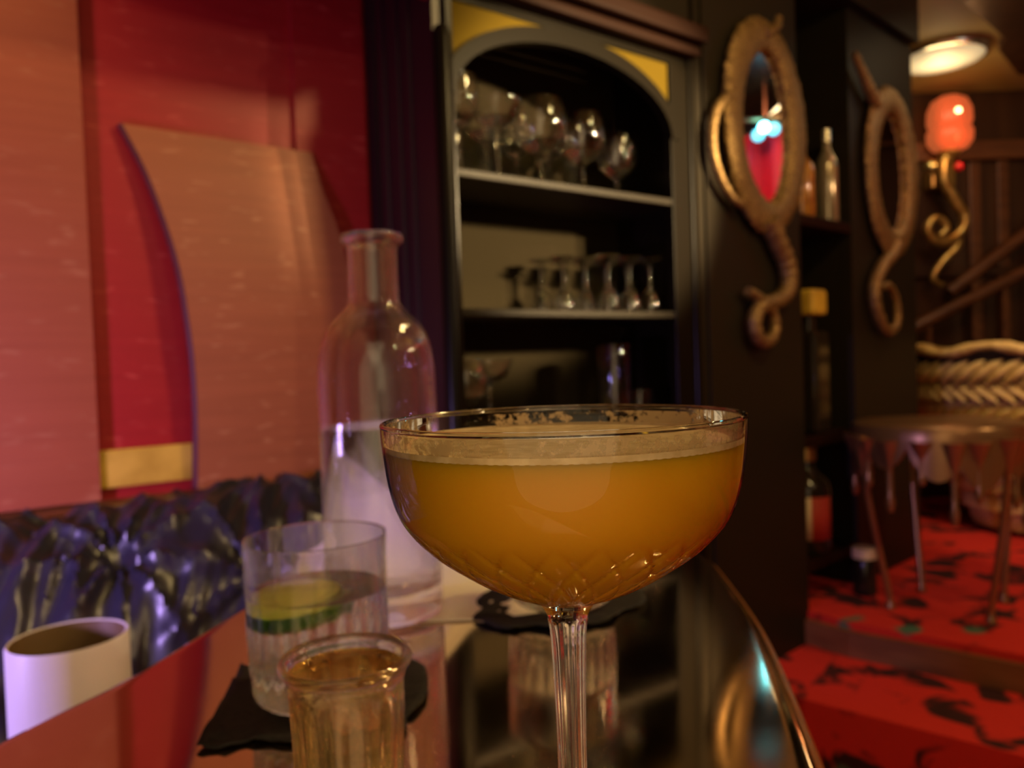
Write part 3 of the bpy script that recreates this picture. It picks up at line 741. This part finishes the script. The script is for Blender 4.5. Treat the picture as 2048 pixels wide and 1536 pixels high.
# ================================================================== GLASSES ON THE CABINET SHELVES
def glass_mesh(kind):
    if kind == 'wine':   pr = [(0,0),(.030,0),(.030,.0015),(.008,.004),(.0035,.008),(.003,.065),(.006,.072),(.022,.084),(.032,.105),(.033,.125),(.029,.150),(.0285,.150),(.0322,.125),(.0312,.105),(.021,.0855),(0,.076)]
    elif kind == 'coupe': pr = [(0,0),(.028,0),(.028,.0015),(.006,.005),(.003,.012),(.003,.075),(.008,.082),(.030,.095),(.040,.118),(.0405,.124),(.0395,.124),(.0392,.118),(.029,.0965),(0,.085)]
    elif kind == 'balloon': pr = [(0,0),(.030,0),(.030,.0015),(.007,.004),(.0035,.010),(.0035,.045),(.010,.052),(.034,.070),(.042,.092),(.040,.115),(.033,.135),(.0325,.135),(.0393,.115),(.0412,.092),(.033,.0715),(0,.055)]
    elif kind == 'cordial': pr = [(0,0),(.025,0),(.026,.0015),(.012,.006),(.004,.014),(.0032,.055),(.005,.062),(.015,.072),(.021,.090),(.0205,.112),(.0198,.112),(.0202,.090),(.0145,.0735),(0,.066)]
    elif kind == 'highball': pr = [(0,0),(.026,0),(.028,.003),(.029,.135),(.0285,.136),(.0275,.135),(.0265,.012),(0,.010)]
    else: pr = [(0,0),(.024,0),(.026,.003),(.029,.060),(.0285,.061),(.0275,.060),(.0245,.010),(0,.009)]
    fn = (lambda r, h, a: r*(1+.03*cos(10*a)*(1 if .012 < h < .12 else 0))) if kind == 'highball' else None
    b = MB().lathe(pr, 40, fn=fn); o = b.build('tmp', M['shelfglass']); me = o.data; bpy.data.objects.remove(o); return me
GM = {k: glass_mesh(k) for k in ('wine','coupe','balloon','cordial','highball','rocks')}
NMK = {'wine':'wine_glass','coupe':'coupe_glass','balloon':'balloon_glass','cordial':'cordial_glass','highball':'highball_glass','rocks':'rocks_glass'}
def shelf_glass(kind, t, off, shelf, label, grp, flip=False, rz=0, s=1.0):
    o = bpy.data.objects.new(NMK[kind], GM[kind]); col.objects.link(o)
    z = SH[shelf]+.0004
    top = max(v.co.z for v in GM[kind].vertices)
    o.location = wpt(t, off, z+(top*s if flip else 0)); o.scale = (s,s,s)
    o.rotation_euler = (PI if flip else 0, 0, rz)
    return tag(o, label, 'glass', grp)
top_row = [
 ('wine', .505, .20, 1.12, 'clear stemmed wine glass at the left end of the top shelf, front row'),
 ('coupe', .590, .195, 1.15, 'clear coupe second from the left in the front row of the top shelf'),
 ('balloon', .695, .19, 1.2, 'round balloon glass just left of centre on the top shelf front row'),
 ('balloon', .790, .20, 1.1, 'round balloon glass near the middle of the top shelf, front row'),
 ('balloon', .880, .20, .80, 'low round glass right of the middle of the top shelf, front row'),
 ('balloon', .945, .14, 1.15, 'balloon glass standing alone at the right end of the top shelf'),
 ('wine', .525, .095, 1.15, 'tall wine glass at the back left of the top shelf'),
 ('coupe', .628, .108, 1.2, 'coupe in the back row of the top shelf, left of centre'),
 ('wine', .715, .09, 1.1, 'wine glass in the back row of the top shelf beneath the arch'),
 ('coupe', .790, .10, 1.0, 'coupe in the back row of the top shelf at its middle'),
 ('wine', .862, .095, 1.1, 'wine glass in the back row of the top shelf toward the right')]
for k, t, off, s, lab in top_row:
    shelf_glass(k, t, off, 0, lab, 'glasses on the top shelf under the arch', s=s)
for r_, off in enumerate((.205, .152, .099)):
    for c_i in range(4 if r_ else 3):
        t = .845+.060*c_i-.013*r_ - (.06 if r_ else 0)
        shelf_glass('cordial', t, off, 1, 'upside-down stemmed glass, %s in the %s row of the middle shelf block' % ((('leftmost','second from left','third from left','rightmost') if r_ else ('leftmost','middle one','rightmost'))[c_i], ('front','middle','back')[r_]), 'upturned glasses in a block on the middle shelf', flip=True)
shelf_glass('rocks', .485, .14, 1, 'small clear glass at the left end of the middle shelf', 'low glasses', s=.75)
shelf_glass('balloon', .500, .20, 2, 'round stemmed glass at the left end of the lowest shelf', 'glasses on the lowest shelf', s=.95)
shelf_glass('coupe', .572, .17, 2, 'coupe second from the left on the lowest shelf', 'glasses on the lowest shelf', s=1.05)
shelf_glass('highball', .868, .19, 2, 'tall ribbed highball glass right of centre on the lowest shelf', 'glasses on the lowest shelf', s=1.12)
shelf_glass('rocks', .940, .19, 2, 'short clear glass beside the tall ribbed highball on the lowest shelf', 'glasses on the lowest shelf', s=.95)

# ================================================================== BOTTLES IN THE NICHE
def bottle(s, off, z, R, Hh, label, capm, body=None, lab=None, cat='bottle'):
    r = thing('liquor_bottle', label, cat, vpt(s, off, z), VR, 'bottles in the niche')
    body = body or M['bottleglass']
    MB().lathe([(0,0),(R*.92,0),(R,.006),(R,Hh*.60),(R*.92,Hh*.67),(R*.5,Hh*.76),(R*.36,Hh*.80),(R*.34,Hh*.92),(0,Hh*.92)], 32).build('body', body, r)
    MB().lathe([(R*.36,Hh*.86),(R*.42,Hh*.865),(R*.42,Hh),(0,Hh)], 24).build('cap', capm, r)
    if lab:
        for m_, a0, a1 in lab:
            n = 14; vs = []; fs = []
            for i in range(n+1):
                a = a0+(a1-a0)*i/n
                for rr_, zz in ((R*1.012,Hh*.14),(R*1.012,Hh*.54)): vs.append((rr_*cos(a), rr_*sin(a), zz))
            for i in range(n): fs.append((2*i,2*i+2,2*i+3,2*i+1))
            o = MB().add(vs, fs).build('label', m_, r, fix=False)
            md = o.modifiers.new('s','SOLIDIFY'); md.thickness = .0006
    return r
amber = glass('amber_glass', tint=(.9, .45, .12), clear=.1)
bottle(.520, -.035, NS_[0]+.0005, .034, .20, 'amber bottle at left on the upper niche shelf between the mirrors', M['goldmetal'], noisy(mat('amber_bottle', (.4,.16,.03), .2, coat=1), (.22,.07,.015), (.55,.26,.05), (30,30,30)))
bottle(.605, -.085, NS_[0]+.0005, .026, .26, 'pale slim bottle in the middle of the upper niche shelf', M['silver'], M['shelfglass'])
bottle(.665, -.035, NS_[0]+.0005, .028, .25, 'tall silvery bottle at right on the upper niche shelf', M['silver'], mat('frosted_bottle', (.42,.36,.24), .15, .6))
# squat bottle with cream and red label
bottle(.560, -.060, NS_[2]+.0005, .060, .280, 'squat dark bottle with cream and red label and gold cap, low in the niche', M['goldmetal'], None, [(M['label'], -3.6, -2.50), (M['redlabel'], -2.50, -1.5)])
tl_ = thing('boxed_bottle', 'dark bottle with square gold stopper on the middle niche shelf', 'bottle', vpt(.56, -.045, NS_[1]+.0005), VR)
MB().box(-.040,.040,-.04,.04,0,.27).build('body', M['bottleglass'], tl_, bevel=.012, smooth=False)
MB().lathe([(.02,.27),(.018,.31),(0,.31)], 20).build('neck', M['bottleglass'], tl_)
MB().box(-.042,.042,-.035,.035,.311,.378).build('stopper', M['brass'], tl_, bevel=.010, smooth=False)
jr = thing('small_jar', 'small pinkish white jar in front of the squat labelled bottle', 'jar', vpt(.66, .045, .2805), VR)
MB().lathe([(0,0),(.026,0),(.030,.004),(.030,.085),(.026,.095),(.024,.098),(0,.098)], 28).build('body', M['bottleglass'], jr)
MB().lathe([(.0,.098),(.031,.0985),(.031,.122),(.028,.125),(0,.125)], 28).build('lid', M['label'], jr)

# ================================================================== DRIP TABLE
dt = thing('drip_table', 'round bronze side table with dripping melted metal legs at right', 'side table', (1.055, 1.933, .2805))
HT = .4675
def edge_wave(r, h, a): return r
b = MB().lathe([(0,HT),(.180,HT),(.190,HT-.004),(.193,HT-.012),(.193,HT-.045),(.188,HT-.050),(.180,HT-.047),(0,HT-.030)], 80); b.build('table_top', M['bronze'], dt)
legs = [(-.131,-.005),(.020,.125),(.052,-.135),(.175,.010)]
for (lx, ly) in legs:
    a = math.atan2(ly, lx); ex, ey = .188*cos(a), .188*sin(a)
    pp = smooth_path([(ex*1.0, ey*1.0, HT-.03), (ex*1.0, ey*1.0, HT-.09), (ex*.8+lx*.2, ey*.8+ly*.2, HT-.18), (ex*.4+lx*.6, ey*.4+ly*.6, .16), (lx*.97, ly*.97, .03), (lx*.97, ly*.97, 0)], 4)
    n = len(pp); MB().tube(pp, [max(.008, .032*(1-i/7)) if i < 8 else .008+.004*(i > n-4) for i in range(n)], 12).build('leg', M['bronze'], dt)
for a_d, ln in ((-170,.12),(-150,.17),(-128,.10),(-108,.19),(-92,.14),(-60,.16),(-40,.22),(-20,.15),(10,.12),(60,.1),(120,.13),(150,.16)):
    a = math.radians(a_d); ex, ey = .188*cos(a), .188*sin(a)
    pp = [(ex, ey, HT-.035-ln*i/8) for i in range(9)]
    MB().tube(pp, [max(.007, .028*(1-i/4)) if i < 7 else (.011 if i == 7 else .006) for i in range(9)], 10).build('drip', M['bronze'], dt)
# webs of metal between drips
def skirt(r, h, a):
    return r
b = MB(); vs = []; fs = []; n = 160
for i in range(n):
    a = 2*PI*i/n; d = .035+.060*abs(sin(a*5.5+.6))**.7+.022*sin(a*3)
    vs += [(.193*cos(a), .193*sin(a), HT-.03), (.193*cos(a), .193*sin(a), HT-.03-d), (.185*cos(a), .185*sin(a), HT-.03-d), (.185*cos(a), .185*sin(a), HT-.03)]
for i in range(n):
    j = (i+1)%n
    for k in range(3): fs.append((4*i+k, 4*j+k, 4*j+k+1, 4*i+k+1))
b.add(vs, fs); b.build('drip_skirt', M['bronze'], dt)

# ================================================================== WOVEN TUB CHAIR
ch = thing('woven_tub_chair', 'tub chair of golden leaf-like woven strands on dark cloth behind the drip table', 'chair', (1.86, 2.72, .2805))
def cr(z): return .17+.30*(max(z, 0)/.63)**.75
MB().lathe([(0,.02),(.15,.02)]+[(cr(.63*i/8)-.018, .03+.60*i/8) for i in range(9)]+[(cr(.6)-.07,.62),(cr(.4)-.06,.36),(0,.34)], 48).build('tub', M['chairblack'], ch)
leaf = MB().tube([(-.062,0,0),(-.035,0,.002),(0,0,.003),(.035,0,.002),(.062,0,0)], [.003,.013,.017,.013,.003], 7)
lo_ = leaf.build('strand', M['wicker'], ch); LM = lo_.data; bpy.data.objects.remove(lo_)
rws = 9; cnt = 0
for r_ in range(rws):
    z = .055+.064*r_; R_ = cr(z)-.008
    for k in range(30):
        a = math.radians(150+6.6*k+(3.3 if r_ % 2 else 0))
        o = bpy.data.objects.new('strand', LM); col.objects.link(o); o.parent = ch
        o.location = (R_*cos(a), R_*sin(a), z)
        tilt = (.62 if r_ % 2 else -.62)
        o.rotation_euler = (Matrix.Rotation(a+PI/2, 3, 'Z') @ Matrix.Rotation(tilt, 3, 'Y')).to_euler()
        cnt += 1
rim_pts = [((cr(.63)-.01)*cos(2*PI*i/72), (cr(.63)-.01)*sin(2*PI*i/72), .64+.012*sin(i*.9)) for i in range(73)]
MB().tube(rim_pts, [.015+.004*sin(i*1.7) for i in range(73)], 10, cap=False).build('rim_braid', M['wicker'], ch)
for a_d in (45, 135, 225, 315):
    a = math.radians(a_d); MB().tube([(.11*cos(a),.11*sin(a),.0),(.11*cos(a),.11*sin(a),.03)], .02, 10).build('foot', M['chairblack'], ch)
